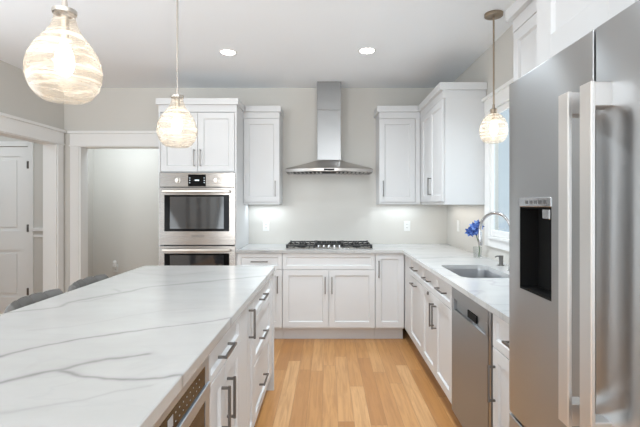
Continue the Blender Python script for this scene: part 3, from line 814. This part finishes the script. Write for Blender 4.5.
# island top with veins that run across the slab
VE = [([(-1.467, 1.748), (-1.393, 1.812), (-1.263, 1.872), (-1.204, 1.924), (-1.218, 2.014), (-1.161, 2.099), (-1.091, 2.207), (-0.97, 2.393), (-0.725, 2.537), (-0.393, 2.752), (-0.341, 2.794)], 0.01, 0.5), ([(-1.218, 1.984), (-1.135, 2.035), (-1.086, 2.145), (-1.095, 2.267), (-1.169, 2.32)], 0.006, 0.25), ([(-1.037, 1.236), (-0.996, 1.295), (-0.971, 1.345), (-0.923, 1.402), (-0.854, 1.47), (-0.758, 1.532), (-0.66, 1.581), (-0.542, 1.646), (-0.39, 1.733)], 0.007, 0.7), ([(-0.888, 1.058), (-0.852, 1.108), (-0.823, 1.14), (-0.78, 1.184), (-0.747, 1.199), (-0.689, 1.257), (-0.615, 1.293), (-0.556, 1.318)], 0.009, 0.7), ([(-0.747, 1.199), (-0.714, 1.181), (-0.654, 1.144), (-0.591, 1.13), (-0.523, 1.132), (-0.449, 1.14), (-0.396, 1.157)], 0.007, 0.75), ([(-0.728, 0.947), (-0.697, 0.965), (-0.622, 0.99), (-0.569, 1.02), (-0.519, 1.064), (-0.454, 1.087)], 0.006, 0.22), ([(-1.095, 1.568), (-0.971, 1.606), (-0.818, 1.764), (-0.727, 1.846), (-0.57, 1.899)], 0.006, 0.12), ([(-1.344, 2.896), (-1.013, 2.737), (-0.778, 2.939)], 0.012, 0.14)]
def island_top():
    x0, x1, y0, y1, z0, z1 = IXL, IXR, IY0, IY1, .8745, .915
    e = .003; st = .006
    nx = int((x1-x0-2*e)/st); ny = int((y1-y0-2*e)/st)
    verts = []; faces = []; val = []
    segs = []
    for pts, wd, s in VE:
        for (a, c) in zip(pts, pts[1:]): segs.append((Vector(a), Vector(c), wd, s))
    def vein(x, y):
        jx = x+.018*noise.noise(Vector((x*7, y*7, 0)))+.007*noise.noise(Vector((x*25, y*25, 3)))
        jy = y+.018*noise.noise(Vector((x*7, y*7, 9)))+.007*noise.noise(Vector((x*25, y*25, 5)))
        p = Vector((jx, jy)); r = 0
        for a, c, wd, s in segs:
            ab = c-a; t = max(0, min(1, (p-a).dot(ab)/ab.length_squared)); dd = (p-a-ab*t).length/1.45
            if dd < wd*4:
                f = dd/(wd*(.7+.6*noise.noise(Vector((x*4, y*4, 11)))))
                r = max(r, s*(.75*math.exp(-f*f)+.25*math.exp(-f*f*.15)))
        return r
    for j in range(ny+1):
        y = y0+e+(y1-y0-2*e)*j/ny
        for i in range(nx+1):
            x = x0+e+(x1-x0-2*e)*i/nx
            verts.append((x, y, z1)); val.append(vein(x, y))
    for j in range(ny):
        for i in range(nx):
            a = j*(nx+1)+i; faces.append((a, a+1, a+nx+2, a+nx+1))
    per = [i for i in range(nx+1)]+[j*(nx+1)+nx for j in range(1, ny+1)]+[ny*(nx+1)+i for i in range(nx-1, -1, -1)]+[j*(nx+1) for j in range(ny-1, 0, -1)]
    def ring(z, grow):
        s = len(verts)
        for p in per:
            x, y, _ = verts[p]
            gx = grow if abs(x-(x1-e)) < 1e-6 else -grow if abs(x-(x0+e)) < 1e-6 else 0
            gy = grow if abs(y-(y1-e)) < 1e-6 else -grow if abs(y-(y0+e)) < 1e-6 else 0
            verts.append((x+gx, y+gy, z)); val.append(val[p])
        return list(range(s, s+len(per)))
    r0 = per; n = len(per)
    for z, gr in ((z1-e, e), (z0+e, e), (z0, 0)):
        r1 = ring(z, gr)
        for i in range(n):
            k = (i+1) % n; faces.append((r0[i], r1[i], r1[k], r0[k]))
        r0 = r1
    faces.append(tuple(r0[::-1]))
    me = bpy.data.meshes.new('island_countertop'); me.from_pydata(verts, [], faces)
    at = me.attributes.new('vein', 'FLOAT', 'POINT'); at.data.foreach_set('value', val)
    me.materials.append(M['quartz_island'])
    o = bpy.data.objects.new('island_countertop', me); C.objects.link(o)
    tag(o, 'long white quartz slab with grey veins on top of the kitchen island', 'countertop')
island_top()

# ------------------------------------------------------------------ counter stools
def make_stool(label):
    t = thing('counter_stool', label, 'stool', (0, 0, 0), 0, 'grey stools along the island')
    # local +x faces the island; the curved back is at -x
    b = MB(); tb = bmesh.new(); NA, NZ = 72, 14; hw_ = .19; ch = 4; z0, z1 = .62, .914
    def pt(k, jz, side):
        u = -1+2*k/NA; v = jz/NZ
        cu = (u+1)/2*ch; seam = abs(math.sin(PI*cu))**.35
        inset = (1-min(1, (1-abs(u))/.06))              # roll-off at the ends
        rim = math.sqrt(max(0, 1-inset**2)); top = math.sqrt(max(0, 1-max(0, (v-.80)/.20)**2)); bot = min(1, v/.06+.3)
        th = .034*rim*top*bot*(.74+.26*seam)
        zt = z1-.012*(inset**2)-.007*(1-seam)
        return (-.175+.05*u*u+side*th, hw_*u, z0+(zt-z0)*v)
    for side in (1, -1):
        G = [[tb.verts.new(pt(i, j, side)) for j in range(NZ+1)] for i in range(NA+1)]
        for i in range(NA):
            for j in range(NZ): tb.faces.new((G[i][j], G[i+1][j], G[i+1][j+1], G[i][j+1]))
    bmesh.ops.remove_doubles(tb, verts=tb.verts[:], dist=.001)
    bd = [e for e in tb.edges if e.is_boundary]
    if bd: bmesh.ops.holes_fill(tb, edges=bd)
    bmesh.ops.recalc_face_normals(tb, faces=tb.faces[:]); b._add(tb)
    b.build('backrest', M['leather'], t, True)
    b = MB(); b.box(-.16, .22, -.205, .205, .575, .66, bev=.03, seg=4); b.build('seat', M['leather'], t, True)
    for sx in (-1, 1):
        for sy in (-1, 1):
            MB().cyl((.03+sx*.19, sy*.19, 0), (.03+sx*.15, sy*.16, .577), .013, .019, 14).build('leg', M['dark_wood'], t)
    b = MB(); z = .2; k = .177
    b.cyl((.03+k, -k, z), (.03+k, k, z), .009, n=10); b.cyl((.03-k, -k, z), (.03-k, k, z), .009, n=10)
    b.cyl((.03-k, -k, z+.001), (.03+k, -k, z+.001), .009, n=10); b.cyl((.03-k, k, z+.001), (.03+k, k, z+.001), .009, n=10)
    b.build('footrest', M['nickel'], t)
    return t
s1 = make_stool('grey channel-tufted counter stool at the island, nearer the camera'); s1.location = (-1.35, 2.17, 0)
s2 = copy_tree(s1); s2.location = (-1.35, 2.655, 0)
s2['label'] = 'grey channel-tufted counter stool at the island, farther one by the hall opening'

# ------------------------------------------------------------------ pendants
def pendant(name, label, loc, prof, cap_r, cap_z, stem_z, metal, group=None, rod_r=.006, thin_from=None, bulb_z=.13, wall=.004):
    t = thing(name, label, 'pendant light', loc, 0, group)
    ztop = H-loc[2]
    inner = [(max(r-wall, .001), z+.001) for r, z in prof][::-1]
    b = MB(); b.lathe(prof, n=56); b.build('glass_shade', M['swirl'], t, True)
    zc0, zc1 = cap_z
    MB().lathe([(cap_r*.98, zc0-.004), (cap_r, zc0), (cap_r, zc1-.004), (cap_r*.8, zc1), (.010, zc1+.004), (.008, zc1+.03), (0, zc1+.03)], n=32).build('cap', M[metal], t, True)
    b = MB()
    if thin_from: b.cyl((0, 0, zc1+.02), (0, 0, thin_from), rod_r*.55, n=12); b.cyl((0, 0, thin_from), (0, 0, ztop-.015), rod_r, n=14)
    else: b.cyl((0, 0, zc1+.02), (0, 0, ztop-.015), rod_r, n=14)
    b.build('rod', M[metal], t, True)
    MB().lathe([(0, ztop-.022), (.058, ztop-.022), (.063, ztop-.018), (.063, ztop-.001), (0, ztop-.001)], n=36).build('canopy', M[metal], t, True)
    sk = MB(); sk.cyl((0, 0, bulb_z+.055), (0, 0, zc0+.003), .013, n=18); so = sk.build('socket', M[metal], t, True)
    MB().lathe([(0, bulb_z-.05), (.014, bulb_z-.046), (.024, bulb_z-.03), (.029, bulb_z-.005), (.026, bulb_z+.02), (.016, bulb_z+.045), (.012, bulb_z+.056)], n=28).build('bulb', M['bulb'], t, True)
    return t
def glow(loc, z, power):
    l = bpy.data.lights.new('pendant_glow', 'POINT'); l.energy = power; l.color = (1.0, 0.93, 0.84); l.shadow_soft_size = 0.03
    o = bpy.data.objects.new('pendant_glow', l); o.location = (loc[0], loc[1], loc[2]+z); C.objects.link(o)
pear = [(.0, .004), (.040, .0), (.060, .002), (.080, .014), (.098, .04), (.108, .068), (.1105, .095), (.108, .122), (.099, .15), (.085, .175), (.068, .198), (.053, .217), (.043, .235), (.036, .252), (.032, .268), (.031, .290)]
p1 = pendant('pendant_light', 'swirled glass pear pendant over the near end of the island', (-.855, 1.385, 1.712), pear, .036, (.287, .299), .3, 'brushed_nickel',
             'glass pendants above the island', .006, .43)
p2 = copy_tree(p1); p2.location = (-.862, 2.44, 1.702)
p2['label'] = 'swirled glass pear pendant over the far end of the island, before the oven tower'
ball = [(r*.95, z*.96) for r, z in (() or [(0, .004), (.045, 0), (.068, .006), (.086, .028), (.098, .06), (.101, .09), (.097, .125), (.085, .16), (.064, .19), (.038, .21), (.024, .219), (.022, .226)])]
pendant('globe_pendant', 'small swirled glass globe pendant on a bronze rod over the sink', (1.165, 3.0, 1.806), ball, .023, (.214, .24), .3, 'bronze', None, .006, None, .10)

glow((-.855, 1.385, 1.706), .12, 0.9); glow((-.862, 2.44, 1.702), .12, 0.9); glow((1.165, 3.0, 1.806), .10, 0.55)
# ------------------------------------------------------------------ recessed lights, outlets
def recessed(loc, label):
    t = thing('recessed_light', label, 'ceiling light', loc, 0, 'recessed ceiling lights')
    MB().lathe([(.062, -.001), (.064, -.006), (.076, -.004), (.078, -.0005), (.062, -.0003)], n=40).build('trim_ring', M['white_plastic'], t, True)
    MB().lathe([(0, -.003), (.0615, -.003), (.0615, -.0004), (0, -.0004)], n=40).build('lens', M['lens'], t, True)
    return t
r1 = recessed((-.88, 3.76, H), 'lit recessed ceiling light left of the hood chimney')
r2 = copy_tree(r1); r2.location = (.34, 3.72, H); r2['label'] = 'lit recessed ceiling light right of the hood chimney'

def outlet(loc, rz, label):
    t = thing('outlet', label, 'outlet', loc, rz, 'white wall outlets')
    MB().box(-.036, .036, -.007, -.0005, -.058, .058, bev=.002).build('cover_plate', M['white_plastic'], t)
    for z in (-.02, .02):
        o = MB().box(-.017, .017, -.009, -.006, z-.014, z+.014, bev=.003).build('socket', M['white_plastic'], t)
        MB().box(-.008, -.005, -.0096, -.0088, z-.005, z+.006).box(.005, .008, -.0096, -.0088, z-.005, z+.006).build('slot', M['dark'], o)
    return t
o1 = outlet((-.716, YB, 1.12), 0, 'white double outlet on the back wall under the left wall cabinet')
o2 = copy_tree(o1); o2.location = (.913, YB, 1.12); o2['label'] = 'white double outlet on the back wall right of the cooktop'
o4 = copy_tree(o1); o4.location = (-3.082, 6.2, .44); o4['label'] = 'white outlet low on the hall wall beyond the opening'
sw = thing('light_switch', 'white light switch on the right wall behind the blue flower', 'switch', (XR, 4.50, 1.143), R90)
MB().box(-.036, .036, -.007, -.0005, -.058, .058, bev=.002).build('cover_plate', M['white_plastic'], sw)
MB().box(-.016, .016, -.011, -.006, -.033, .033, bev=.002).build('rocker', M['white_plastic'], sw)
nl = thing('night_light', 'small white night light plugged into the low hall outlet', 'night light', (-3.082, 6.19, .46))
MB().box(-.026, .026, -.045, .0, .0, .045, bev=.006, seg=2).build('housing', M['white_plastic'], nl)
MB().sphere((0, -.024, .065), .028, 1, .8, 1.2).build('lamp_shade', M['white_plastic'], nl, True)
